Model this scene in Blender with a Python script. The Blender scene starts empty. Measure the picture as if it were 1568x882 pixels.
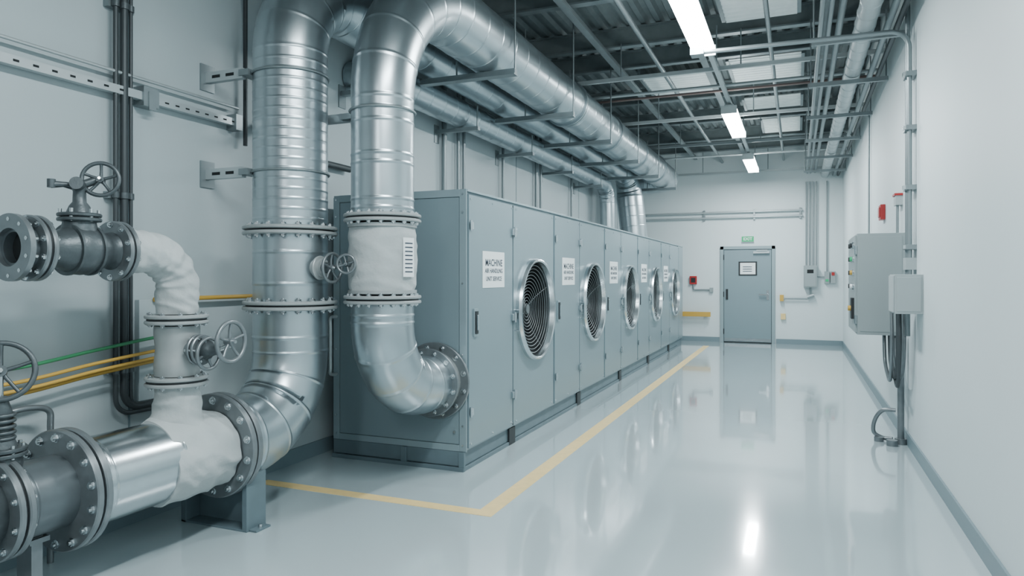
import bpy, math, random
from mathutils import Vector, Matrix, noise as mnoise
random.seed(4)
V=Vector
# ------------------------------------------------------------ materials
def mat(name,col,rough=.5,metal=0.0,noise=0.0,nscale=8,bump=0.0,bscale=60,rvar=0.0,coat=0.0,emit=None,estr=0,stretch=None):
    m=bpy.data.materials.new(name); m.use_nodes=True
    nt=m.node_tree; b=nt.nodes['Principled BSDF']
    b.inputs['Base Color'].default_value=(*col,1); b.inputs['Roughness'].default_value=rough
    b.inputs['Metallic'].default_value=metal
    if coat: b.inputs['Coat Weight'].default_value=coat; b.inputs['Coat Roughness'].default_value=.05
    if emit: b.inputs['Emission Color'].default_value=(*emit,1); b.inputs['Emission Strength'].default_value=estr
    tc=nt.nodes.new('ShaderNodeTexCoord'); mp=nt.nodes.new('ShaderNodeMapping')
    nt.links.new(tc.outputs['Object'],mp.inputs['Vector'])
    if stretch: mp.inputs['Scale'].default_value=stretch
    n=nt.nodes.new('ShaderNodeTexNoise'); n.inputs['Scale'].default_value=nscale; n.inputs['Detail'].default_value=2
    nt.links.new(mp.outputs[0],n.inputs['Vector'])
    if noise:
        r=nt.nodes.new('ShaderNodeValToRGB')
        r.color_ramp.elements[0].position=.2; r.color_ramp.elements[1].position=.8
        r.color_ramp.elements[0].color=(*[c*(1-noise) for c in col],1)
        r.color_ramp.elements[1].color=(*[min(1,c*(1+noise)) for c in col],1)
        nt.links.new(n.outputs['Fac'],r.inputs[0]); nt.links.new(r.outputs[0],b.inputs['Base Color'])
    if rvar:
        mr=nt.nodes.new('ShaderNodeMapRange'); mr.inputs[1].default_value=.2; mr.inputs[2].default_value=.8
        mr.inputs[3].default_value=max(0.02,rough-rvar); mr.inputs[4].default_value=rough+rvar
        nt.links.new(n.outputs['Fac'],mr.inputs[0]); nt.links.new(mr.outputs[0],b.inputs['Roughness'])
    if bump:
        n2=nt.nodes.new('ShaderNodeTexNoise'); n2.inputs['Scale'].default_value=bscale; n2.inputs['Detail'].default_value=4
        nt.links.new(tc.outputs['Object'],n2.inputs['Vector'])
        bp=nt.nodes.new('ShaderNodeBump'); bp.inputs['Strength'].default_value=bump; bp.inputs['Distance'].default_value=.01
        nt.links.new(n2.outputs['Fac'],bp.inputs['Height']); nt.links.new(bp.outputs[0],b.inputs['Normal'])
    return m
GALV=mat('galvanized_steel',(.47,.525,.55),.31,.95,noise=.035,nscale=1.5,stretch=(.3,6,6))
STEEL=mat('bright_steel',(.56,.605,.625),.23,1.0,noise=.03,nscale=2,stretch=(.4,9,9))
FLG=mat('flange_grey_metal',(.20,.22,.23),.36,.6,noise=.1,nscale=20)
FLGL=mat('flange_light_paint',(.34,.36,.36),.42,.25,noise=.05,nscale=20)
BOLT=mat('zinc_bolt',(.60,.63,.64),.25,1)
CAST=mat('cast_valve_grey',(.08,.094,.10),.42,.5,noise=.2,nscale=18,bump=.15,bscale=80)
DPIPE=mat('dark_grey_pipe',(.13,.15,.16),.33,.5,noise=.10,nscale=12)
CANVAS=mat('canvas_insulation',(.42,.445,.445),.85,0,noise=.07,nscale=7,bump=.35,bscale=40)
CAB=mat('cabinet_paint_bluegrey',(.225,.29,.317),.30,.3,noise=.02,nscale=1.2)
CABL=mat('cabinet_trim_paint',(.27,.34,.367),.30,.3)
CABD=mat('base_frame_paint',(.12,.165,.185),.45,.1,noise=.1)
BLACK=mat('black_rubber',(.012,.014,.016),.5)
DARK=mat('dark_recess',(.008,.010,.011),.8)
GRILL=mat('grill_wire',(.17,.185,.19),.38,.7)
BLADE=mat('fan_blade',(.014,.016,.018),.6,.0)
WHITE=mat('label_white',(.80,.83,.83),.5)
INK=mat('label_ink',(.03,.04,.06),.6)
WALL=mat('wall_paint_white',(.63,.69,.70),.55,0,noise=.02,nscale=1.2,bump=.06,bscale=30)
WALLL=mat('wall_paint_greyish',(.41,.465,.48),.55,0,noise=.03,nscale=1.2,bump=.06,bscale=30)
FLOOR=mat('epoxy_floor',(.43,.505,.525),.13,0,noise=.04,nscale=.9,rvar=.03,coat=1.0,bump=.015,bscale=3)
BASE=mat('skirting_bluegrey',(.17,.23,.255),.45)
DECK=mat('roof_deck',(.18,.21,.215),.5,.2,noise=.12)
DECKL=mat('translucent_roof_panel',(.62,.68,.68),.5,noise=.05,emit=(.85,1,1),estr=.12)
STRUT=mat('strut_galv',(.25,.285,.295),.4,.6,noise=.1)
STRUTL=mat('strut_light',(.46,.50,.51),.4,.5,noise=.05)
COND=mat('conduit_grey',(.25,.285,.295),.4,.6)
DCOND=mat('conduit_dark',(.05,.058,.062),.45,.3)
RUST=mat('primer_red_pipe',(.20,.14,.13),.5,.2)
YEL=mat('yellow_floor_paint',(.78,.57,.25),.32,noise=.08,nscale=14)
YCAB=mat('yellow_cable',(.56,.33,.06),.4)
GCAB=mat('green_cable',(.04,.24,.10),.4)
DOORM=mat('door_paint',(.20,.265,.29),.42,.1)
DOORF=mat('door_frame_paint',(.26,.33,.35),.42,.1)
PANEL=mat('control_panel_paint',(.29,.33,.335),.4,.2)
RED=mat('alarm_red',(.38,.02,.02),.4)
GREEN=mat('exit_green',(.01,.30,.12),.4,emit=(.02,.9,.35),estr=.15)
LIT=mat('tube_diffuser',(1,1,1),.5,emit=(.92,1.0,1.0),estr=26)
HOUSE=mat('fixture_housing',(.6,.64,.64),.4)
PLASTIC=mat('grey_plastic',(.38,.42,.425),.4)

# ------------------------------------------------------------ mesh builder
def frame(ax):
    ax=V(ax).normalized()
    h=V((0,0,1)) if abs(ax.z)<.9 else V((1,0,0))
    u=h.cross(ax).normalized(); v=ax.cross(u).normalized()
    return ax,u,v
class MB:
    def __init__(s,name): s.name=name; s.v=[]; s.f=[]; s.fm=[]; s.fs=[]; s.mats=[]
    def mi(s,m):
        if m not in s.mats: s.mats.append(m)
        return s.mats.index(m)
    def add(s,vs,fs,m,smooth=False):
        o=len(s.v); i=s.mi(m); s.v+= [V(p) for p in vs]
        for f in fs: s.f.append([o+k for k in f]); s.fm.append(i); s.fs.append(smooth)
    def box(s,x0,x1,y0,y1,z0,z1,m):
        vs=[(x,y,z) for x in (x0,x1) for y in (y0,y1) for z in (z0,z1)]
        s.add(vs,[(0,1,3,2),(4,6,7,5),(0,4,5,1),(2,3,7,6),(0,2,6,4),(1,5,7,3)],m)
    def sweep(s,pts,rad,m,n=24,caps=True,rf=None,pf=None):
        pts=[V(p) for p in pts]; N=len(pts)
        if not isinstance(rad,(list,tuple)): rad=[rad]*N
        T=[]
        for i in range(N):
            a=pts[max(0,i-1)]; b=pts[min(N-1,i+1)]; t=(b-a)
            T.append(t.normalized() if t.length>1e-9 else (T[-1] if T else V((0,0,1))))
        _,u,_v=frame(T[0]); vs=[]
        for i in range(N):
            if i>0:
                q=T[i-1].rotation_difference(T[i]); u=q@u
            u=(u-T[i]*u.dot(T[i])).normalized(); w=T[i].cross(u)
            for k in range(n):
                a=2*math.pi*k/n; r=rad[i]
                d=u*math.cos(a)+w*math.sin(a)
                if rf: r+=rf(i,a)
                if pf: r+=pf(pts[i]+d*r)
                vs.append(pts[i]+d*r)
        fs=[(i*n+k,i*n+(k+1)%n,(i+1)*n+(k+1)%n,(i+1)*n+k) for i in range(N-1) for k in range(n)]
        s.add(vs,fs,m,True)
        if caps:
            s.add(vs[:n],[tuple(reversed(range(n)))],m); s.add(vs[-n:],[tuple(range(n))],m)
    def cyl(s,p0,p1,r,m,n=20,r2=None,caps=True,smooth=True):
        p0=V(p0);p1=V(p1); r2=r if r2 is None else r2
        ax,u,w=frame(p1-p0); vs=[]
        for p,rr in ((p0,r),(p1,r2)):
            for k in range(n):
                a=2*math.pi*k/n; vs.append(p+(u*math.cos(a)+w*math.sin(a))*rr)
        s.add(vs,[(k,(k+1)%n,n+(k+1)%n,n+k) for k in range(n)],m,smooth)
        if caps: s.add(vs[:n],[tuple(reversed(range(n)))],m); s.add(vs[n:],[tuple(range(n))],m)
    def disc(s,c,ax,r,t,m,n=48):
        ax=V(ax).normalized(); c=V(c); b=min(.006,t*.25)
        s.sweepflat([c-ax*t/2,c-ax*(t/2-b),c+ax*(t/2-b),c+ax*t/2],[r-b,r,r,r-b],m,n)
    def sweepflat(s,pts,rad,m,n):
        for i in range(len(pts)-1): s.cyl(pts[i],pts[i+1],rad[i],m,n,rad[i+1],caps=False)
        ax,u,w=frame(pts[-1]-pts[0])
        for p,r,rev in ((pts[0],rad[0],1),(pts[-1],rad[-1],0)):
            vs=[p+(u*math.cos(2*math.pi*k/n)+w*math.sin(2*math.pi*k/n))*r for k in range(n)]
            s.add(vs,[tuple(reversed(range(n))) if rev else tuple(range(n))],m)
    def ring(s,c,ax,ro,ri,t,m,n=48):
        ax,u,w=frame(ax); c=V(c); vs=[]
        for (r,z) in ((ro,-t/2),(ro,t/2),(ri,t/2),(ri,-t/2)):
            for k in range(n):
                a=2*math.pi*k/n; vs.append(c+ax*z+(u*math.cos(a)+w*math.sin(a))*r)
        for j,sm in ((0,True),(1,False),(2,True),(3,False)):
            o=j*n;p=((j+1)%4)*n
            s.add([vs[o+k] for k in range(n)]+[vs[p+k] for k in range(n)],[(k,(k+1)%n,n+(k+1)%n,n+k) for k in range(n)],m,sm)
    def torus(s,c,ax,R,r,m,N=40,n=10):
        ax,u,w=frame(ax); c=V(c); vs=[]
        for i in range(N):
            a=2*math.pi*i/N; d=u*math.cos(a)+w*math.sin(a)
            for k in range(n):
                b=2*math.pi*k/n; vs.append(c+d*(R+r*math.cos(b))+ax*r*math.sin(b))
        s.add(vs,[(i*n+k,((i+1)%N)*n+k,((i+1)%N)*n+(k+1)%n,i*n+(k+1)%n) for i in range(N) for k in range(n)],m,True)
    def flange(s,c,ax,r,t,nb,m=None,double=True,gap=.012,pr=None,bl=None):
        m=m or FLG; ax,u,w=frame(ax); c=V(c)
        if double:
            o=(t+gap)/2
            s.disc(c-ax*o,ax,r,t,m); s.disc(c+ax*o,ax,r,t,m); s.cyl(c-ax*o,c+ax*o,r*.93,BLACK,36)
            L=t+gap/2
        else: s.disc(c,ax,r,t,m); L=t/2
        br=max(.007,r*.035)
        bl=bl or br*2.0
        for k in range(nb):
            a=2*math.pi*(k+.5)/nb; p=c+(u*math.cos(a)+w*math.sin(a))*(r*.87)
            s.cyl(p-ax*(L+bl),p+ax*(L+bl),br*.9,BOLT,8)
            for sg in (1,-1):
                s.cyl(p+ax*sg*L,p+ax*sg*(L+bl*.65),br*1.8,BOLT,6,smooth=False)
                s.cyl(p+ax*sg*L,p+ax*sg*(L+bl*.12),br*2.2,STEEL,12)
    def wheel(s,c,ax,R,m,t=.011,sp=5,dish=.02):
        ax,u,w=frame(ax); c=V(c)
        s.torus(c,ax,R,t,m,40,10)
        s.cyl(c-ax*(dish+.015),c+ax*.012,R*.2,m,16)
        s.cyl(c,c+ax*.03,R*.09,BOLT,6)
        for k in range(sp):
            a=2*math.pi*k/sp+.3; d=u*math.cos(a)+w*math.sin(a)
            s.sweep([c-ax*dish*.5+d*R*.12,c-ax*dish*.5+d*R*.55,c+d*R*.98],[t*.85,t*.7,t*.75],m,8)
    def done(s,loc=None,bevel=0,parent=None,center=True):
        if center and loc is None:
            mn=V([min(p[i] for p in s.v) for i in range(3)]); mx=V([max(p[i] for p in s.v) for i in range(3)])
            c=V(((mn.x+mx.x)/2,(mn.y+mx.y)/2,mn.z))
        else: c=V((0,0,0))
        me=bpy.data.meshes.new(s.name); me.from_pydata([p-c for p in s.v],[],s.f)
        for m in s.mats: me.materials.append(m)
        me.polygons.foreach_set('material_index',s.fm); me.polygons.foreach_set('use_smooth',s.fs)
        me.update()
        o=bpy.data.objects.new(s.name,me); bpy.context.collection.objects.link(o)
        o.location=c if loc is None else loc
        if parent: o.parent=parent
        if bevel:
            b=o.modifiers.new('bevel','BEVEL'); b.width=bevel; b.segments=2; b.limit_method='ANGLE'; b.angle_limit=math.radians(60)
        return o
class Path:
    def __init__(s,pts,rads):
        pts=[V(p) for p in pts]; s.seg=[]; cur=pts[0]
        for i in range(1,len(pts)-1):
            p=pts[i]; R=rads[i-1]; a=(pts[i-1]-p).normalized(); b=(pts[i+1]-p).normalized()
            ang=a.angle(b); t=R/math.tan(ang/2)
            e=p+a*t; x=p+b*t
            s.seg.append(('L',cur,e,(e-cur).length))
            c=p+(a+b).normalized()*(R/math.sin(ang/2)); th=math.pi-ang
            s.seg.append(('A',c,(e-c),(-a),R*th,R)); cur=x
        s.seg.append(('L',cur,pts[-1],(pts[-1]-cur).length))
        s.L=sum(g[4] if g[0]=='A' else g[3] for g in s.seg)
        s.marks=[0]
        for g in s.seg: s.marks.append(s.marks[-1]+(g[4] if g[0]=='A' else g[3]))
    def pos(s,t):
        t=max(0,min(s.L,t))
        for g,m0,m1 in zip(s.seg,s.marks,s.marks[1:]):
            if t<=m1+1e-9:
                q=t-m0
                if g[0]=='L': return g[1]+(g[2]-g[1])*(q/g[3] if g[3]>1e-9 else 0)
                th=q/g[5]; return g[1]+g[2]*math.cos(th)+g[3].normalized()*g[5]*math.sin(th)
        return s.seg[-1][2]
def duct(mb,path,rfun,m=None,n=64,ribs=(),h=.004,w=.010,caps=True):
    m=m or GALV
    S=set([0,path.L])
    for g,m0,m1 in zip(path.seg,path.marks,path.marks[1:]):
        S.add(m0)
        if g[0]=='A':
            k=max(8,int((m1-m0)/.04))
            for i in range(k+1): S.add(m0+(m1-m0)*i/k)
        else:
            k=max(1,int((m1-m0)/.12))
            for i in range(k+1): S.add(m0+(m1-m0)*i/k)
    for r in ribs: S.add(r-w*1.8); S.add(r+w*1.8)
    S={x for x in S if all(abs(x-r)>w*1.3 for r in ribs)}
    P=[(x,0) for x in S]
    for r in ribs:
        P+=[(r-w,0),(r-w*.45,h),(r+w*.45,h),(r+w,0)]
    P=sorted(p for p in P if 0<=p[0]<=path.L)
    Q=[P[0]]
    for p in P[1:]:
        if p[0]-Q[-1][0]>1e-3: Q.append(p)
    mb.sweep([path.pos(p[0]) for p in Q],[rfun(p[0])+p[1] for p in Q],m,n,caps)
def cat(pts,k=10):
    pts=[V(p) for p in pts]; P=[pts[0]]+pts+[pts[-1]]; out=[]
    for i in range(1,len(P)-2):
        for j in range(k):
            t=j/k; a,b,c,d=P[i-1],P[i],P[i+1],P[i+2]
            out.append(.5*((2*b)+(c-a)*t+(2*a-5*b+4*c-d)*t*t+(-a+3*b-3*c+d)*t**3))
    out.append(pts[-1]); return out
def fold(amp,sc=(9,9,9),tw=0):
    def f(p):
        q=V((p.x*sc[0]+p.z*tw,p.y*sc[1]+p.z*tw,p.z*sc[2]))
        a=1-abs(mnoise.noise(q))*2.6; b=mnoise.noise(q*2.3)
        return amp*(a*.8+b*.35)
    return f
def text(body,size,loc,rot,m,name,parent=None,align='CENTER'):
    cu=bpy.data.curves.new(name,'FONT'); cu.body=body; cu.size=size; cu.extrude=.0006; cu.align_x=align; cu.align_y='CENTER'; cu.offset=size*.015
    cu.materials.append(m); o=bpy.data.objects.new(name,cu); bpy.context.collection.objects.link(o)
    o.location=loc; o.rotation_euler=rot
    if parent: o.parent=parent
    return o

# ------------------------------------------------------------ room
XL,XR,YB,Y0,ZC=-3.75,.92,16.7,-4.0,4.7
def plane_box(name,*a,m):
    b=MB(name); b.box(*a,m); return b.done()
plane_box('floor',XL-.1,XR+.1,Y0,YB+.1,-.1,0,m=FLOOR)
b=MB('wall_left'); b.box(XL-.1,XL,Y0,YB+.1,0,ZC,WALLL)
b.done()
b=MB('trim_1')
for y in (1.2,3.02,6.2,9.3,12.4,15.4): b.box(XL+.0005,XL+.004,y-.006,y+.006,.13,ZC,BASE)
b.done()
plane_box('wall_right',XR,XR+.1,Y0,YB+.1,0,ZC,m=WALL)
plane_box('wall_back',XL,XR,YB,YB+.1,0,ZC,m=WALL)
plane_box('baseboard_left',XL,XL+.015,Y0,YB,0,.12,m=BASE)
plane_box('baseboard_right',XR-.015,XR,Y0,YB-.015,0,.11,m=BASE)
b=MB('baseboard_back'); b.box(XL+.015,-1.66,YB-.015,YB,0,.11,BASE); b.box(-.44,XR,YB-.015,YB,0,.11,BASE); b.done()
b=MB('ceiling'); vs=[];fs=[]; x=XL; prof=[]
while x<XR:
    prof+=[(x,0),(x+.06,0),(x+.09,.05),(x+.15,.05),(x+.18,0)]; x+=.18
prof=[(min(px,XR),pz) for px,pz in prof]
for px,pz in prof: vs+=[(px,Y0,ZC-.1+pz),(px,YB,ZC-.1+pz)]
fs=[(2*i,2*i+1,2*i+3,2*i+2) for i in range(len(prof)-1)]
b.add(vs,fs,DECK); b.box(XL,XR,Y0,YB,ZC,ZC+.05,DECK); b.done(center=False)
def roofpanel(x0,x1,y0,y1,z=4.40):
    b=MB('roof_light_panel'); y=y0; pr=[]
    while y<y1: pr+=[(y,0),(y+.05,0),(y+.07,.03),(y+.1,.03),(y+.12,0)]; y+=.12
    vs=[]
    for py,pz in pr: vs+=[(x0,py,z+pz),(x1,py,z+pz)]
    b.add(vs,[(2*i,2*i+1,2*i+3,2*i+2) for i in range(len(pr)-1)],DECKL)
    b.box(x0-.04,x0,y0,y1,z-.02,z+.2,STRUT); b.box(x1,x1+.04,y0,y1,z-.02,z+.2,STRUT); b.done()
roofpanel(-.75,.0,7.2,8.2); roofpanel(-.85,.05,9.7,11.0); roofpanel(-.6,.05,13.6,14.8); roofpanel(-2.1,-1.2,10.0,11.1); roofpanel(-.8,.05,2.5,3.8); roofpanel(-.8,0.05,11.9,12.7)
b=MB('roof_beam')
for y in (-2,0,2,4,5.6,7.0,8.5,9.4,11.4,13.2,15.0,16.3):
    b.box(XL,XR,y-.05,y+.05,4.56,4.58,DECK); b.box(XL,XR,y-.008,y+.008,4.36,4.56,DECK); b.box(XL,XR,y-.05,y+.05,4.34,4.36,STRUT)
for x in (-2.2,-1.1,.3):
    b.box(x-.04,x+.04,Y0,YB,4.24,4.26,STRUT); b.box(x-.006,x+.006,Y0,YB,4.26,4.33,DECK)
b.done()
b=MB('ceiling_strut')
for y,z,m,x0 in ((8.4,3.90,STRUTL,XL),(10.9,3.90,STRUTL,XL),(13.1,3.90,STRUT,XL),(16.4,3.84,STRUTL,XL),(4.4,3.95,STRUT,-2.2)):
    b.box(x0,XR,y-.02,y+.02,z,z+.045,m)
    for x in (-2.0,-.6,.7):
        if x>x0: b.cyl((x,y,z),(x,y,4.36),.008,COND,8)
b.done()
b=MB('ceiling_conduit')
for y,z,m,r in ((9.3,3.96,STRUTL,.022),(9.9,4.05,RUST,.018),(14.6,3.95,STRUTL,.02)):
    b.cyl((XL,y,z),(XR,y,z),r,m,12)
for x,z,r,m in ((-.28,4.12,.025,STRUT),(-1.6,4.15,.03,STRUT)):
    b.cyl((x,Y0,z),(x,YB,z),r,m,12)
b.done()
b=MB('overhead_pipe_bundle')
p=Path([(.56,3,3.75),(.56,YB-.005,3.75)],[]) ; duct(b,p,lambda s:.085,STRUTL,28,[.3*i for i in range(1,46)],h=.006)
for x,z,r,m in ((.2,3.8,.022,COND),(.27,3.8,.022,COND),(.36,3.82,.03,STRUT),(.74,3.72,.03,COND),(.82,3.72,.025,DCOND)):
    b.cyl((x,2,z),(x,YB-.005,z),r,m,12)
for y in (5.0,6.9,8.4,10.1,11.8,13.5,15.2):
    b.box(.12,.9,y-.02,y+.02,3.60,3.645,STRUT)
    for x in (.14,.88): b.cyl((x,y,3.60),(x,y,4.36),.008,COND,8)
b.done()

# ------------------------------------------------------------ lamps
def lamp(y0):
    b=MB('fluorescent_light'); x=-.85; L=1.78
    b.box(x-.06,x+.06,y0+.01,y0+L-.01,3.765,3.82,HOUSE)
    b.box(x-.10,x+.10,y0+.01,y0+L-.01,3.70,3.765,LIT)
    b.box(x-.103,x+.103,y0-.012,y0+.008,3.697,3.80,HOUSE); b.box(x-.103,x+.103,y0+L-.008,y0+L+.012,3.697,3.80,HOUSE)
    for yy in (y0+.3,y0+L-.3): b.cyl((x,yy,3.8),(x,yy,3.84),.012,COND,8)
    b.done()
    l=bpy.data.lights.new('fluorescent_lamp','AREA'); l.shape='RECTANGLE'; l.size=.20; l.size_y=L-.05; l.energy=LE; l.color=(.86,.965,1)
    o=bpy.data.objects.new('fluorescent_lamp',l); bpy.context.collection.objects.link(o); o.location=(x,y0+L/2,3.69)
LE=128
for y in (-3.0,1.2,5.36,9.75,13.7): lamp(y)
b=MB('light_track')
b.box(-.875,-.825,Y0,YB,3.84,3.88,STRUTL)
for yy in (1,4.5,8.2,12.5,16): b.cyl((-.85,yy,3.88),(-.85,yy,4.36),.008,COND,8)
b.done()

# ------------------------------------------------------------ air handling units
FX=-2.355; BX=-3.59; UW=2.06
def build_unit():
    b=MB('air_handling_unit')
    z0,z1=.15,2.16; rec=FX-.26
    b.box(BX,rec,0,UW,z0,z1,CAB)
    for a0,a1 in ((0,.06),(.90,.97),(2.0,UW)): b.box(rec,FX-.02,a0,a1,z0,z1,CABL)
    b.box(rec,FX-.02,.06,.90,z0,z1,CAB)
    b.box(rec,FX-.02,.97,2.0,z0,z0+.07,CABL); b.box(rec,FX-.02,.97,2.0,z1-.05,z1,CABL)
    b.box(BX-.005,FX+.004,0,UW,z1,z1+.018,CABL)
    b.box(FX-.02,FX,.035,.925,z0+.02,z1-.02,CAB)
    y0,y1,za,zb=.945,UW-.015,z0+.02,z1-.02; cy,cz,R=1.49,1.19,.455; N=64; vs=[]
    for k in range(N):
        a=2*math.pi*k/N; dy,dz=math.cos(a),math.sin(a)
        t=min(((y1-cy)/dy if dy>0 else (y0-cy)/dy) if abs(dy)>1e-6 else 9,((zb-cz)/dz if dz>0 else (za-cz)/dz) if abs(dz)>1e-6 else 9)
        vs+=[(FX,cy+dy*R,cz+dz*R),(FX,cy+dy*t,cz+dz*t)]
    b.add(vs,[(2*k,2*k+1,2*((k+1)%N)+1,2*((k+1)%N)) for k in range(N)],CAB)
    for (sy,sz) in ((y0,za),(y0,zb),(y1,za),(y1,zb)):
        ca=math.atan2(sz-cz,sy-cy)%(2*math.pi); k=int(ca/(2*math.pi)*N); 
        b.add([(FX,vs[2*k+1][1],vs[2*k+1][2]),(FX,sy,sz),(FX,vs[2*((k+1)%N)+1][1],vs[2*((k+1)%N)+1][2])],[(0,1,2)],CAB)
    b.box(FX-.02,FX-.001,y0,y0+.02,za,zb,CAB); b.box(FX-.02,FX-.001,y1-.02,y1,za,zb,CAB)
    b.box(FX-.02,FX-.001,y0,y1,za,za+.02,CAB); b.box(FX-.02,FX-.001,y0,y1,zb-.02,zb,CAB)
    X=V((1,0,0)); c=V((FX,cy,cz))
    b.cyl(c-X*.24,c-X*.06,.44,DARK,48,caps=False); b.disc(c-X*.235,X,.45,.01,DARK)
    prof=[(-.002,.49),(.03,.49),(.055,.48),(.06,.468),(.05,.455),(.0,.445),(-.06,.44)]
    for (xa,ra),(xb,rb) in zip(prof,prof[1:]): b.cyl(c+X*xa,c+X*xb,ra,STEEL,64,rb,caps=False)
    b.cyl(c-X*.22,c-X*.13,.10,BLADE,32)
    for k in range(7):
        a=2*math.pi*k/7; P=[]
        for j in range(7):
            r=.1+.31*j/6; sk=.25*(j/6)**1.3
            for e,dx in ((-.26,-.21),(.26,-.13)):
                an=a+sk+e*(1.1-.4*j/6)
                P.append(c+X*dx+V((0,math.cos(an)*r,math.sin(an)*r)))
        b.add(P,[(2*j,2*j+1,2*j+3,2*j+2) for j in range(6)],BLADE,True)
    NR=13
    for j in range(NR):
        f=j/(NR-1); b.torus(c+X*(-.085+.085*f*f),X,.05+.37*f,.0038,GRILL,48,6)
    for k in range(4):
        a=math.pi*k/2+.5; d=V((0,math.cos(a),math.sin(a))); b.sweep([c+X*(-.09+.085*(t/4)**2)+d*(.05+.385*t/4) for t in range(5)],.004,GRILL,6)
    b.cyl(c-X*.09,c-X*.07,.045,GRILL,24)
    for hy in (.14,):
        b.box(FX,FX+.014,hy-.035,hy+.035,1.03,1.25,CABL); b.box(FX+.014,FX+.022,hy-.024,hy+.024,1.05,1.23,BLACK); b.box(FX+.02,FX+.034,hy-.012,hy+.008,1.08,1.2,STEEL)
    for hz in (.45,1.14,1.9):
        for hy,s in ((.935,1),):
            b.box(FX,FX+.022,hy-.045,hy-.008,hz-.03,hz+.03,STEEL); b.box(FX,FX+.022,hy+.012,hy+.045,hz-.03,hz+.03,STEEL); b.cyl((FX+.022,hy,hz-.045),(FX+.022,hy,hz+.045),.012,STEEL,12)
    b.cyl((FX+.045,.975,1.02),(FX+.045,.975,1.2),.009,STEEL,10); b.cyl((FX,.975,1.02),(FX+.045,.975,1.02),.008,STEEL,8); b.cyl((FX,.975,1.2),(FX+.045,.975,1.2),.008,STEEL,8)
    for hz in (.45,1.9):
        b.box(FX,FX+.018,.05,.085,hz-.03,hz+.03,STEEL); b.cyl((FX+.016,.04,hz-.04),(FX+.016,.04,hz+.04),.01,STEEL,10)
    for yy in (.06,.48,.90,1.0,2.0):
        for zz in (.2,2.11): b.cyl((FX,yy,zz),(FX+.007,yy,zz),.008,BOLT,8)
    b.box(FX,FX+.004,.28,.73,1.41,1.71,WHITE)
    b.box(FX-.09,FX-.03,.0,UW,.035,.15,CABD); b.box(BX+.03,BX+.09,0,UW,.035,.15,CABD)
    b.box(FX-.10,FX-.015,0,UW,.0,.03,CABD)
    b.box(BX+.015,BX+.1,0,UW,0,.03,CABD)
    for yy in (0.05,.98,1.9): b.box(BX+.09,FX-.09,yy,yy+.06,.0,.148,CABD)
    b.box(FX-.03,FX-.012,.88,1.02,.0,.148,BLACK)
    return b
mb=build_unit(); u0=mb.done(loc=(0,4.83,0),bevel=.003)
units=[u0]
for i in range(1,5):
    o=bpy.data.objects.new('air_handling_unit',u0.data); bpy.context.collection.objects.link(o); o.location=(0,4.83+UW*i,0)
    bm=o.modifiers.new('bevel','BEVEL'); bm.width=.003; bm.segments=2; bm.limit_method='ANGLE'; bm.angle_limit=math.radians(60)
    units.append(o)
for u in units:
    for k,(t,sz) in enumerate((('MACHINE',.080),('AIR HANDLING',.052),('UNIT SERVICE',.052))):
        text(t,sz,(FX+.0046,.505,1.615-k*.066),(math.pi/2,0,math.pi/2),INK,'label_text',u)
b=MB('end_cabinet'); ye=4.83+5*UW
b.box(BX,FX-.01,ye,15.75,.15,2.16,CAB); b.box(FX-.02,FX,ye+.03,15.72,.17,2.13,CAB); b.box(BX,FX,ye,15.75,2.16,2.178,CABL); b.box(BX+.03,FX-.03,ye,15.72,0,.15,CABD); b.done(bevel=.003)
b=MB('side_panel')
ys=4.83
b.box(BX,BX+.06,ys-.014,ys-.001,.15,2.16,CABL); b.box(FX-.06,FX,ys-.014,ys-.001,.15,2.178,CABL)
b.box(BX+.06,FX-.06,ys-.014,ys-.001,.15,.2,CABL); b.box(BX+.06,FX-.06,ys-.014,ys-.001,2.12,2.178,CABL)
b.box(BX+.065,FX-.065,ys-.012,ys-.001,.205,2.115,CAB)
b.box(BX,FX-.015,ys-.035,ys-.001,.0,.03,CABD); b.box(BX,FX-.03,ys-.012,ys-.001,.035,.148,CABD)
b.box(FX-.06,FX-.012,ys-.03,ys-.001,0,.148,CABD); b.box(-2.93,-2.88,ys-.03,ys-.012,.03,.148,CABD)
for zz in (.35,.2,.9,1.45,2.0,2.14):
    for xx in (FX-.03,BX+.03): b.cyl((xx,ys-.022,zz),(xx,ys-.014,zz),.008,BOLT,8)
for zz,xx in ((.3,FX-.1),(.52,FX-.1)): b.cyl((xx,ys-.024,zz),(xx,ys-.012,zz),.012,BOLT,8)
b.sweep(cat([(BX+.03,ys-.01,1.17),(BX+.03,ys-.09,1.16),(BX+.05,ys-.12,1.08),(BX+.05,ys-.12,.78),(BX+.03,ys-.09,.70),(BX+.03,ys-.01,.69)],8),.014,STRUTL,12)
sp=b.done(bevel=.002); 

# ------------------------------------------------------------ duct A (tall riser at the wall)
AX=-3.2
b=MB('galvanized_riser_duct')
RA=.246
P=Path([(AX,3.225,.5),(AX,3.82,.5),(AX,3.82,1.285)],[.50])
arcL=P.marks[2]
ribs=[P.marks[1]+.0+i*(arcL-P.marks[1])/4 for i in range(0,5)]+[arcL+.10]
duct(b,P,lambda s:RA,ribs=ribs)
P=Path([(AX,3.82,1.335),(AX,3.82,1.785)],[]); duct(b,P,lambda s:RA,ribs=[.12,.33],h=.003)
P=Path([(AX,3.82,1.835),(AX,3.82,3.56),(AX,14.0,3.56),(AX+.15,14.0,2.18)],[.55,.45])
a0,a1=P.marks[1],P.marks[2]; e0,e1=P.marks[3],P.marks[4]
def rA(s):
    if s<a1+.5: return RA
    if s<a1+.9: return RA+(.165-RA)*(s-a1-.5)/.4
    if s<e0: return .165
    return .165+(.27-.165)*min(1,(s-e0)/(e1-e0))
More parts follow.
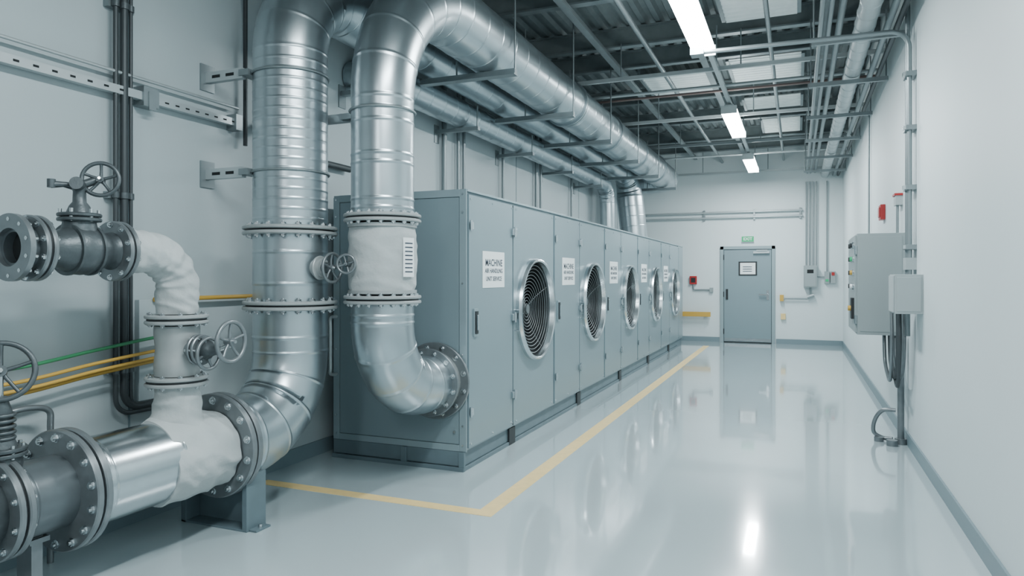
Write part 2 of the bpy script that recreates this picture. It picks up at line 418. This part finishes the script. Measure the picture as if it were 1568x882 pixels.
rb=[.05+.0655*i for i in range(17)]+[a0+i*(a1-a0)/5 for i in range(6)]+[a1+.5,a1+.9]
x=a1+1.2
while x<e0-.1: rb.append(x); x+=.33
rb+=[e0+i*(e1-e0)/4 for i in range(5)]+[e1+.2*i for i in range(1,4)]
duct(b,P,rA,ribs=sorted(rb),h=.0018,w=.008)
b.flange((AX,3.82,1.81),(0,0,1),.312,.024,18,FLGL); b.flange((AX,3.82,1.31),(0,0,1),.312,.024,18,FLGL)
b.flange((AX,3.18,.5),(0,1,0),.308,.036,14,FLG)
ax=V((1,-.04,.0)).normalized(); c=V((AX,3.80,1.56))
b.cyl(c+ax*.22,c+ax*.30,.06,FLGL,20); b.disc(c+ax*.27,ax,.08,.018,FLGL); b.cyl(c+ax*.30,c+ax*.36,.035,CAST,16); b.cyl(c+ax*.36,c+ax*.39,.012,BOLT,10)
b.wheel(c+ax*.37,ax,.095,FLG,t=.010,sp=5)
b.done()
def arm(y,z,x1=-3.42,ln=.0):
    b=MB('strut_wall_bracket')
    b.box(XL,x1,y-.02,y+.02,z-.035,z+.035,STRUTL)
    b.box(XL,XL+.012,y-.06,y+.06,z-.09,z+.09,STRUT)
    for i in range(2): b.box(XL+.07+i*.12,XL+.14+i*.12,y-.0215,y-.0195,z-.01,z+.01,DARK)
    b.torus((AX,3.82,z),(0,0,1),.254,.008,STRUT,40,8); b.box(-3.44,-3.36,y-.03,3.75,z-.02,z+.02,STRUT)
    b.done()
arm(3.62,2.2); arm(3.62,2.86)

# ------------------------------------------------------------ duct B (gooseneck into unit)
BXc=-2.62; BY=4.06; RB=.212
b=MB('galvanized_gooseneck_duct')
P=Path([(BXc,4.70,.69),(BXc,BY,.69),(BXc,BY,1.322)],[.50])
q0,q1=P.marks[1],P.marks[2]
duct(b,P,lambda s:RB,ribs=[q0+i*(q1-q0)/4 for i in range(5)]+[q1+.05])
b.flange((BXc,4.69,.69),(0,1,0),.262,.02,12,FLG,double=False,bl=.02)
b.cyl((BXc,4.70,.69),(BXc,4.80,.69),.23,FLGL,40)
b.flange((BXc,4.80,.69),(0,1,0),.30,.022,12,FLG,double=False,bl=.02)
ZB=3.62
P=Path([(BXc,BY,1.922),(BXc,BY,ZB),(BXc,15.6,ZB),(XL+.01,15.6,ZB)],[.92,.5])
a0,a1=P.marks[1],P.marks[2]; e0,e1=P.marks[3],P.marks[4]
def rB(s):
    if s<a0: return RB
    if s<a1: return RB+(.262-RB)*(s-a0)/(a1-a0)
    return .262
rb=[.04,.10,.34,.40,.62,.70]+[a0+i*(a1-a0)/6 for i in range(7)]
x=a1+.30
while x<e0-.1: rb.append(x); x+=.30
rb+=[e0+i*(e1-e0)/4 for i in range(5)]
duct(b,P,rB,ribs=sorted(rb),h=.003)
for yy in (8.1,9.95,11.8,13.6): b.ring((BXc,yy,ZB),(0,1,0),.285,.24,.03,GALV); b.ring((BXc,yy+.04,ZB),(0,1,0),.285,.24,.02,GALV)
b.flange((BXc,BY,1.897),(0,0,1),.262,.022,18,FLGL); b.flange((BXc,BY,1.347),(0,0,1),.262,.022,18,FLGL)
pts=[];rad=[]
for i in range(40):
    t=i/39; z=1.385+(1.86-1.385)*t; pts.append((BXc,BY,z)); rad.append(.216+.012*math.sin(math.pi*t))
b.sweep(pts,rad,CANVAS,96,True,pf=fold(.010,(5,5,9),3))
for z in (1.40,1.845): b.ring((BXc,BY,z),(0,0,1),.232,.21,.022,FLGL)
def patch(b,c,r,a0,a1,z0,z1,m,n=8):
    vs=[]
    for k in range(n+1):
        a=a0+(a1-a0)*k/n
        for z in (z0,z1): vs.append((c[0]+r*math.cos(a),c[1]+r*math.sin(a),z))
    b.add(vs,[(2*k,2*k+2,2*k+3,2*k+1) for k in range(n)],m,True)
patch(b,(BXc,BY),.243,-.42,.02,1.5,1.76,WHITE)
for k in range(8): patch(b,(BXc,BY),.2445,-.36,-.06,1.53+k*.027,1.538+k*.027,INK)
ax=V((-.35,-.9,0)).normalized(); c=V((BXc,BY,1.585))
b.cyl(c+ax*.20,c+ax*.26,.04,FLGL,16); b.cyl(c+ax*.26,c+ax*.29,.02,CAST,12); b.wheel(c+ax*.29,V((.3,-1,0)),.06,FLG,t=.009,sp=4,dish=.01)
b.done()
b=MB('galvanized_branch_duct')
P=Path([(XL+.01,5.3,3.3),(-3.45,5.3,3.3),(-3.45,13.3,3.3),(-3.42,13.3,2.18)],[.26,.35])
rb=[];x=P.marks[2]+.2
while x<P.marks[3]-.1: rb.append(x); x+=.27
rb+=[P.marks[3]+i*(P.marks[4]-P.marks[3])/4 for i in range(5)]
duct(b,P,lambda s:.15,ribs=rb,n=40,h=.003)
b.done()
for i,y in enumerate((5.75,7.5,9.2,10.95,12.7,14.6)):
    b=MB('duct_trapeze_hanger')
    b.box(-3.42 if i==5 else -3.28,-2.32,y-.03,y+.03,3.31,3.355,STRUT); b.box(-3.28,-2.32,y-.045,y+.045,3.30,3.31,STRUT)
    for x in (-2.33,-2.91 ): b.cyl((x,y,3.30),(x,y,4.36),.009,COND,8)
    yy=y-.6
    if i<5:
        b.box(XL,-3.22,yy-.03,yy+.03,3.105,3.145,STRUT); b.box(XL,XL+.01,yy-.05,yy+.05,3.0,3.2,STRUT)
        b.cyl((-3.24,yy,3.1),(-3.24,yy,3.37),.009,COND,8)
    b.done()

# ------------------------------------------------------------ horizontal main
b=MB('flanged_header_pipe')
HZ=.5
P=Path([(AX,2.26,HZ),(AX,2.82,HZ)],[]); duct(b,P,lambda s:.216,STEEL,64,ribs=[.08,.50],h=.003)
pts=[];rad=[]
for i in range(60):
    t=i/59; pts.append((AX,2.70+.43*t,HZ)); rad.append(.216+.012*math.sin(math.pi*t)**.6)
b.sweep(pts,rad,CANVAS,120,True,pf=fold(.020,(4,6,6),4))
TY=2.88
pts=[];rad=[]
for i in range(30):
    t=i/29; pts.append((AX,TY,HZ+.12+.28*t)); rad.append(.112+.07*(1-t)**2.2)
b.sweep(pts,rad,CANVAS,72,True,pf=fold(.012,(6,6,9),4))
b.flange((AX,2.235,HZ),(0,1,0),.285,.034,14,FLG)
P=Path([(AX,1.95,HZ),(AX,2.2,HZ)],[]); duct(b,P,lambda s:.17,DPIPE,48,ribs=[.05],h=.004)
b.flange((AX,1.93,HZ),(0,1,0),.225,.03,10,FLG)
b.sweep([(AX,1.90,HZ),(AX,1.84,HZ),(AX,1.76,HZ),(AX,1.68,HZ),(AX,1.6,HZ)],[.15,.17,.18,.17,.15],CAST,36)
b.cyl((AX,-1,HZ),(AX,1.62,HZ),.16,DPIPE,32)
b.done()
b=MB('pipe_saddle_stand')
b.box(-3.5,-3.02,3.285,3.30,.0,.28,CABD)
b.box(-3.02,-2.985,3.18,3.34,.0,.33,CABD); b.box(-3.5,-3.02,3.18,3.34,.0,.012,CABD)
b.box(-2.985,-2.93,3.2,3.32,0,.012,CABD); b.cyl((-2.955,3.26,.012),(-2.955,3.26,.03),.012,BOLT,6)
b.box(-3.5,-3.46,3.18,3.34,0,.28,CABD)
b.done(bevel=.002)
b=MB('pipe_support_leg')
b.box(-3.25,-3.15,2.05,2.10,.0,.335,FLG); b.box(-3.3,-3.1,2.02,2.13,0,.012,FLG); b.box(-3.27,-3.13,2.03,2.12,.31,.332,FLG); b.done()

# ------------------------------------------------------------ branch valve train
b=MB('insulated_branch_pipe_with_valves')
b.flange((AX,TY,.925),(0,0,1),.165,.02,10,FLGL)
pts=[];rad=[]
for i in range(12):
    t=i/11; pts.append((AX,TY,.955+.275*t)); rad.append(.115+.004*math.sin(9*t))
b.sweep(pts,rad,FLGL,40)
b.flange((AX,TY,1.265),(0,0,1),.165,.02,10,FLGL)
P=Path([(AX,TY,1.295),(AX,TY,1.63),(AX,2.55,1.63)],[.2])
K=80; pts=[P.pos(P.L*i/K) for i in range(K+1)]
b.sweep(pts,[.104+.003*math.sin(i*.6) for i in range(K+1)],CANVAS,72,True,pf=fold(.012,(7,10,10),5))
b.flange((AX,2.50,1.63),(0,1,0),.152,.022,10,FLG)
b.sweep([(AX,2.47,1.63),(AX,2.45,1.63),(AX,2.42,1.63),(AX,2.36,1.63),(AX,2.31,1.63),(AX,2.26,1.63),(AX,2.20,1.63),(AX,2.17,1.63),(AX,2.12,1.63)],[.095,.085,.09,.115,.122,.115,.088,.08,.085],CAST,40)
for i in range(2): b.ring((AX,2.25+i*.11,1.63),(0,1,0),.124,.05,.012,CAST,36)
b.sweep([(AX,2.31,1.63),(AX,2.31,1.72),(AX,2.31,1.77),(AX,2.31,1.775)],[.09,.08,.07,.07],CAST,32)
b.disc((AX,2.31,1.775),(0,0,1),.095,.018,CAST); b.disc((AX,2.31,1.797),(0,0,1),.095,.018,CAST)
for k in range(6):
    a=k*math.pi/3; p=V((AX+.08*math.cos(a),2.31+.08*math.sin(a),1.765)); b.cyl(p,p+V((0,0,.06)),.009,BOLT,6)
b.sweep([(AX,2.31,1.80),(AX,2.31,1.84),(AX,2.31,1.86),(AX,2.31,1.91),(AX,2.31,1.93)],[.06,.045,.03,.028,.036],CAST,24)
b.cyl((AX,2.31,1.93),(AX,2.31,1.96),.02,BOLT,12)
g=V((AX,2.31,1.94)); ax=V((.65,-.75,.1)).normalized()
b.cyl(g-ax*.03,g+ax*.06,.030,CAST,20)
b.sweep([g+V((-.02,-.01,-.005)),g+V((-.03,-.06,.0)),g+V((-.04,-.11,-.005))],[.02,.013,.018],CAST,12)
b.cyl(g+V((-.04,-.11,-.02)),g+V((-.04,-.11,.02)),.018,CAST,12)
b.cyl(g+V((-.0,.0,.0)),g+V((.03,.06,.03)),.02,CAST,12)
b.wheel(g+V((.065,.06,.035)),ax,.080,CAST,t=.010,sp=5)
b.flange((AX,2.085,1.63),(0,1,0),.15,.022,10,FLG)
b.ring((AX,2.035,1.63),(0,1,0),.10,.07,.06,DPIPE)
b.ring((AX,1.995,1.63),(0,1,0),.15,.085,.024,FLG)
for k in range(10):
    a=2*math.pi*(k+.5)/10; p=V((AX+.125*math.cos(a),1.98,1.63+.125*math.sin(a))); b.cyl(p,p+V((0,.05,0)),.010,BOLT,6)
b.cyl((AX,1.985,1.63),(AX,2.05,1.63),.086,DARK,32,caps=False); b.disc((AX,2.05,1.63),(0,1,0),.086,.01,DARK)
ax=V((1,.06,.0)).normalized(); c=V((AX,TY,1.10))
b.cyl(c+ax*.08,c+ax*.17,.055,FLG,24); b.disc(c+ax*.145,ax,.085,.018,FLG); b.disc(c+ax*.175,ax,.085,.018,FLG)
for k in range(6):
    _,uu,ww=frame(ax); a=k*math.pi/3; p=c+(uu*math.cos(a)+ww*math.sin(a))*.07; b.cyl(p+ax*.12,p+ax*.20,.008,BOLT,6)
b.sweep([c+ax*.18,c+ax*.21,c+ax*.24,c+ax*.26,c+ax*.30],[.045,.055,.035,.028,.02],CAST,24)
b.wheel(c+ax*.22+V((0,0,-.02)),ax,.085,FLG,t=.010,sp=4)
b.cyl(c+ax*.28,c+ax*.36+V((0,0,.03)),.013,BOLT,10)
b.wheel(c+ax*.37+V((0,0,.05)),ax,.108,FLG,t=.012,sp=5)
b.done()
b=MB('globe_valve')
VY=1.95
b.sweep([(AX,VY-.02,.62),(AX,VY,.70),(AX,VY,.72)],[.09,.085,.08],CAST,28)
b.disc((AX,VY,.73),(0,0,1),.10,.018,CAST); b.disc((AX,VY,.752),(0,0,1),.10,.018,CAST)
for k in range(8):
    a=k*math.pi/4; p=V((AX+.083*math.cos(a),VY+.083*math.sin(a),.715)); b.cyl(p,p+V((0,0,.06)),.009,BOLT,6)
b.sweep([(AX,VY,.76),(AX,VY,.80),(AX,VY,.86),(AX,VY,.91),(AX,VY,.96),(AX,VY,.98)],[.065,.05,.035,.045,.03,.025],CAST,24)
for i in range(5): b.torus((AX,VY,.80+i*.025),(0,0,1),.05,.009,CAST,28,8)
b.cyl((AX,VY,.96),(AX,VY,1.10),.012,BOLT,10)
b.wheel((AX,VY,1.09),V((.75,-.5,.25)),.125,CAST,t=.012,sp=5)
b.done()

# ------------------------------------------------------------ wall pipes, rails, cables on the left
b=MB('wall_conduit_riser')
CR=((2.885,.014),(2.94,.022),(2.985,.011))
for y,r in CR:
    P=Path([(XL+.06,y,ZC-.2),(XL+.06,y,.72 if r>.02 else .69),(XL+.06,y+.5,.72 if r>.02 else .69)],[.1])
    duct(b,P,lambda s:r,DCOND,16)
for z in (1.98,3.1,.95):
    b.box(XL,XL+.045,2.85,3.02,z-.02,z+.02,STRUT)
    for y,r in CR: b.ring((XL+.06,y,z),(0,0,1),r+.008,r,.035,CAST,20)
b.done()
b=MB('wall_conduit')
b.cyl((XL+.05,3.93,2.45),(XL+.05,3.93,ZC-.2),.016,DCOND,12); b.cyl((XL+.05,4.25,.12),(XL+.05,4.25,ZC-.2),.02,DCOND,12); b.done()
b=MB('slotted_strut_rail')
b.box(XL+.03,XL+.075,-.5,3.09,2.575,2.625,STRUTL)
y=0
while y<3.0:
    b.box(XL+.0745,XL+.0765,y,y+.03,2.594,2.606,DARK); y+=.1
b.box(XL,XL+.09,3.05,3.16,2.54,2.66,STRUT); b.box(XL+.09,XL+.1,3.08,3.13,2.52,2.63,STRUT)
b.box(XL+.03,XL+.07,3.16,3.86,2.57,2.62,STRUTL)
for i in range(8): b.box(XL+.0695,XL+.0715,3.22+i*.08,3.25+i*.08,2.59,2.60,DARK)
b.box(XL,XL+.09,3.80,3.86,2.54,2.65,STRUT)
b.cyl((XL+.06,-.5,2.72),(XL+.06,3.85,2.70),.010,STRUTL,12)
for y in (.5,1.7): b.box(XL,XL+.06,y,y+.03,2.56,2.73,STRUT)
b.done()
b=MB('cable_bundle')
for i,(m,z,dx) in enumerate(((GCAB,1.10,0),(YCAB,1.03,.02),(YCAB,.99,.03),(YCAB,.965,.0))):
    b.sweep(cat([(XL+.14+dx,.5,z-.05),(XL+.14+dx,1.6,z-.03),(XL+.13+dx,2.2,z-.06),(XL+.13+dx,2.7,z-.01),(XL+.12+dx,3.1+.1*(i>0),z+.03),(XL+.12,3.4,z+.04)],8),.010,m,10)
b.done()
b=MB('yellow_gas_pipe')
b.cyl((XL+.06,3.15,1.36),(XL+.06,4.8,1.36),.015,YCAB,14)
for y in (3.3,4.3): b.box(XL,XL+.06,y,y+.03,1.33,1.39,STRUT)
b.done()
b=MB('wall_cable_box')
b.box(XL,XL+.04,3.06,3.26,.74,1.36,WALLL); b.box(XL,XL+.12,2.8,3.2,.44,.58,PANEL); b.done(bevel=.004)
b=MB('bent_tube_handle')
b.sweep(cat([(XL,2.25,.80),(XL+.1,2.25,.82),(XL+.12,2.35,.83),(XL+.12,2.45,.80),(XL+.12,2.46,.7),(XL+.12,2.46,.4),(XL+.12,2.46,.0)],8),.016,FLG,12); b.done()
b=MB('rear_wall_conduit')
for y,r in ((7.0,.03),(7.35,.02),(7.5,.02),(8.7,.02),(10.0,.025),(10.2,.02),(11.8,.02)):
    b.cyl((XL+.05,y,1.9),(XL+.05,y,ZC-.3),r,COND,12)
b.cyl((XL+.05,4.3,2.46),(XL+.05,5.2,2.46),.03,DCOND,12)
b.done()
b=MB('pipe_clamp_bracket')
b.box(-2.96,-2.83,BY-.02,BY+.02,2.60,2.64,STRUT); b.torus((BXc,BY,2.62),(0,0,1),.22,.009,STRUT,40,8)
b.box(XL,-2.83,BY+.02,BY+.06,2.59,2.65,STRUT); b.done()

# ------------------------------------------------------------ floor marking
b=MB('floor_line_marking')
b.box(-1.89,-1.77,3.97,15.6,.0,.002,YEL); b.box(-3.62,-1.89,3.97,4.07,.0,.002,YEL); b.done()

# ------------------------------------------------------------ back wall
b=MB('door_1')
x0,x1,zt=-1.64,-.46,2.2; YD=YB-.001
b.box(x0,x0+.07,YB-.05,YD,0.001,zt,DOORF); b.box(x1-.07,x1,YB-.05,YD,0.001,zt,DOORF); b.box(x0,x1,YB-.05,YD,zt-.07,zt,DOORF)
b.box(x0+.08,x1-.08,YB-.03,YB-.002,.02,zt-.08,DOORM); b.box(x0+.07,x1-.07,YB-.02,YD,.001,zt-.07,DARK)
b.box(x0+.09,x1-.09,YB-.034,YB-.03,.03,.1,STEEL)
b.box(-1.24,-.84,YB-.04,YB-.03,1.53,1.85,BLACK); b.box(-1.205,-.875,YB-.043,YB-.04,1.56,1.82,WHITE)
for k in range(3): b.box(-1.15,-.95,YB-.045,YB-.043,1.62+k*.05,1.635+k*.05,INK)
b.box(-.92,-.58,YB-.09,YB-.03,2.03,2.08,STRUTL); b.box(-.85,-.62,YB-.12,YB-.09,2.09,2.11,STRUTL)
for z in (.25,1.1,1.95): b.cyl((x0+.075,YB-.045,z-.06),(x0+.075,YB-.045,z+.06),.012,BLACK,10)
b.box(-1.52,-1.47,YB-.045,YB-.03,.98,1.22,BLACK)
b.cyl((-.62,YB-.09,1.1),(-.62,YB-.03,1.1),.022,STEEL,14); b.box(-.80,-.60,YB-.10,YB-.08,1.085,1.115,STEEL)
b.box(-.64,-.59,YB-.04,YB-.03,.98,1.2,STEEL)
b.done()
b=MB('exit_sign')
b.box(-1.175,-.905,YB-.05,YB,2.295,2.425,HOUSE); b.box(-1.17,-.91,YB-.053,YB-.05,2.30,2.42,GREEN); ex=b.done()
t=text('EXIT',.095,(-1.04,YB-.0545,2.36),(math.pi/2,0,0),WHITE,'exit_text'); t.parent=ex; t.matrix_parent_inverse=Matrix.Translation(-ex.location)
b=MB('wall_electrical_box')
b.box(.13,.40,YB-.16,YB,1.27,1.75,PANEL); b.box(.15,.38,YB-.17,YB-.16,1.29,1.73,PANEL); b.box(.2,.33,YB-.175,YB-.17,1.58,1.66,DARK)
for x in (.18,.25,.32,.39): b.cyl((x,YB-.05,1.7),(x,YB-.05,3.60),.013,COND,10)
P=Path([(.27,YB-.06,1.27),(.27,YB-.06,1.02),(-.30,YB-.06,1.02)],[.08]); duct(b,P,lambda s:.02,COND,12)
b.cyl((.2,YB-.08,1.05),(.34,YB-.08,1.1),.04,PANEL,14)
b.box(-.36,-.28,YB-.1,YB,.96,1.1,YCAB); b.box(-.34,-.24,YB-.06,YB,.55,.68,YEL)
b.done(bevel=.003)
b=MB('wall_switch_box')
b.box(.55,.65,YB-.09,YB,1.36,1.62,PANEL); b.box(.67,.77,YB-.09,YB,1.36,1.62,PANEL); b.box(.69,.75,YB-.10,YB-.09,1.53,1.6,RED); b.box(.57,.63,YB-.1,YB-.09,1.4,1.45,GREEN)
b.cyl((.4,YB-.04,1.5),(.55,YB-.04,1.5),.012,COND,8); b.cyl((.6,YB-.04,1.62),(.6,YB-.04,3.6),.013,COND,8); b.done(bevel=.003)
b=MB('fire_call_point')
b.box(-2.33,-2.17,YB-.06,YB,1.33,1.52,RED); b.box(-2.30,-2.20,YB-.065,YB-.06,1.37,1.48,BLACK)
P=Path([(-2.25,YB-.03,1.33),(-2.25,YB-.03,1.2),(-1.85,YB-.03,1.2)],[.05]); duct(b,P,lambda s:.016,COND,10); b.box(-1.88,-1.80,YB-.06,YB,1.15,1.25,PANEL); b.done()
b=MB('yellow_guard_rail')
b.box(-2.6,-1.85,YB-.14,YB-.09,.58,.69,YCAB)
for x in (-2.5,-1.95): b.box(x-.03,x+.03,YB-.09,YB,.58,.68,YCAB)
b.done(bevel=.004)
b=MB('wall_pipe')
for z,x1 in ((2.98,.1),(2.86,.1)):
    b.cyl((XL,YB-.06,z),(x1,YB-.06,z),.022,STRUTL,12)
for x in (-2.0,-.9,.06): b.box(x-.02,x+.02,YB-.06,YB,2.8,3.04,STRUT)
b.done()

# ------------------------------------------------------------ right wall equipment
b=MB('control_panel')
cx0,cy0,cy1,cz0,cz1=.52,7.25,8.15,.96,1.905
b.box(cx0,XR,cy0,cy1,cz0,cz1,PANEL); b.box(cx0-.02,cx0,cy0+.02,cy1-.02,cz0+.02,cz1-.02,PANEL)
b.box(cx0+.02,XR-.03,cy0-.004,cy0,cz0+.03,cz1-.03,PANEL)
for i in range(4):
    for j in range(2):
        z=1.8-i*.13; y=7.4+j*.2; m=[BLACK,BLACK,GREEN,BLACK,YCAB,BLACK,WHITE,BLACK][i*2+j]
        b.cyl((cx0-.02,y,z),(cx0-.035,y,z),.032,STEEL,16); b.cyl((cx0-.035,y,z),(cx0-.055,y,z),.022,m,16)
b.box(cx0-.045,cx0-.02,7.35,7.5,1.1,1.3,BLACK); b.cyl((cx0-.045,7.42,1.2),(cx0-.07,7.42,1.2),.025,YCAB,12)
for z in (1.1,1.75): b.cyl((cx0-.012,cy0+.01,z-.04),(cx0-.012,cy0+.01,z+.04),.012,STEEL,10)
b.done(bevel=.005)
b=MB('junction_box')
b.box(.72,XR,6.3,6.62,1.205,1.52,PLASTIC); b.box(.71,.72,6.31,6.61,1.215,1.51,PLASTIC); b.box(.735,.905,6.294,6.3,1.225,1.5,PLASTIC); b.done(bevel=.005)
b=MB('power_conduit')
for y,x,top in ((6.66,.87,3.57),(6.76,.87,3.55)):
    P=Path([(x,y,1.5),(x,y,top),(-.85,y+.0,top+.02)],[.15]) if y<6.7 else Path([(x,y,1.4),(x,y,4.2)],[])
    duct(b,P,lambda s:.020,STRUT if y>6.7 else COND,14)
b.box(-.92,-.80,6.60,6.72,3.56,3.62,STRUT)
for z in (1.75,2.25,2.75,3.2):
    b.box(.84,XR,6.62,6.80,z-.02,z+.02,STRUT); b.box(.82,.9,6.63,6.69,z-.015,z+.015,BOLT)
b.box(.84,XR,6.63,6.8,1.56,1.66,PLASTIC)
b.cyl((.86,7.1,0),(.86,7.1,1.0),.028,FLG,16); b.cyl((.86,7.1,.0),(.86,7.1,.05),.05,FLG,16)
b.cyl((.86,6.7,1.0),(.86,6.7,1.22),.022,COND,12)
for k,(x,dy) in enumerate(((.84,0),(.80,.05),(.76,.1),(.80,-.06))):
    b.sweep(cat([(x,6.75+dy,1.22),(x,6.73+dy,.9),(x,6.85+dy,.66-.03*k),(x,7.05+dy,.62),(x,7.25+dy,.72),(x,7.32+dy,.96)],8),.016,DCOND if k%2 else FLG,10)
b.sweep(cat([(.82,7.1,.30),(.72,7.12,.29),(.66,7.15,.2),(.65,7.18,.08),(.72,7.18,.03),(.80,7.15,.03)],8),.018,FLG,12)
b.cyl((.69,7.15,.0),(.69,7.15,.04),.04,FLG,14); b.cyl((.78,7.0,.0),(.78,7.0,.05),.045,FLG,14)
b.done()
b=MB('alarm_beacon')
b.box(.87,XR,8.85,9.05,2.15,2.32,RED); b.box(.86,.87,8.88,9.02,2.18,2.29,RED); b.done(bevel=.004)
b=MB('smoke_detector')
b.box(.86,XR,7.45,7.6,2.18,2.27,PLASTIC); b.box(.85,XR,7.44,7.61,2.27,2.29,RED); b.cyl((.88,7.5,1.9),(.88,7.5,2.18),.012,COND,10); b.done()
b=MB('wall_cable_conduit')
b.cyl((.895,10.5,1.9),(.895,10.5,3.7),.012,COND,10); b.done()

# ------------------------------------------------------------ world + camera
w=bpy.data.worlds.new('world'); bpy.context.scene.world=w; w.use_nodes=True
bg=w.node_tree.nodes['Background']; bg.inputs[0].default_value=(.78,.92,1,1); bg.inputs[1].default_value=.22
cam=bpy.data.cameras.new('camera'); co=bpy.data.objects.new('camera',cam); bpy.context.collection.objects.link(co)
cam.sensor_width=36; cam.lens=24.45; cam.shift_y=-17/1568; cam.clip_end=100
co.location=(0,0,1.5); co.rotation_euler=(math.radians(90),0,math.radians(22.3))
bpy.context.scene.camera=co
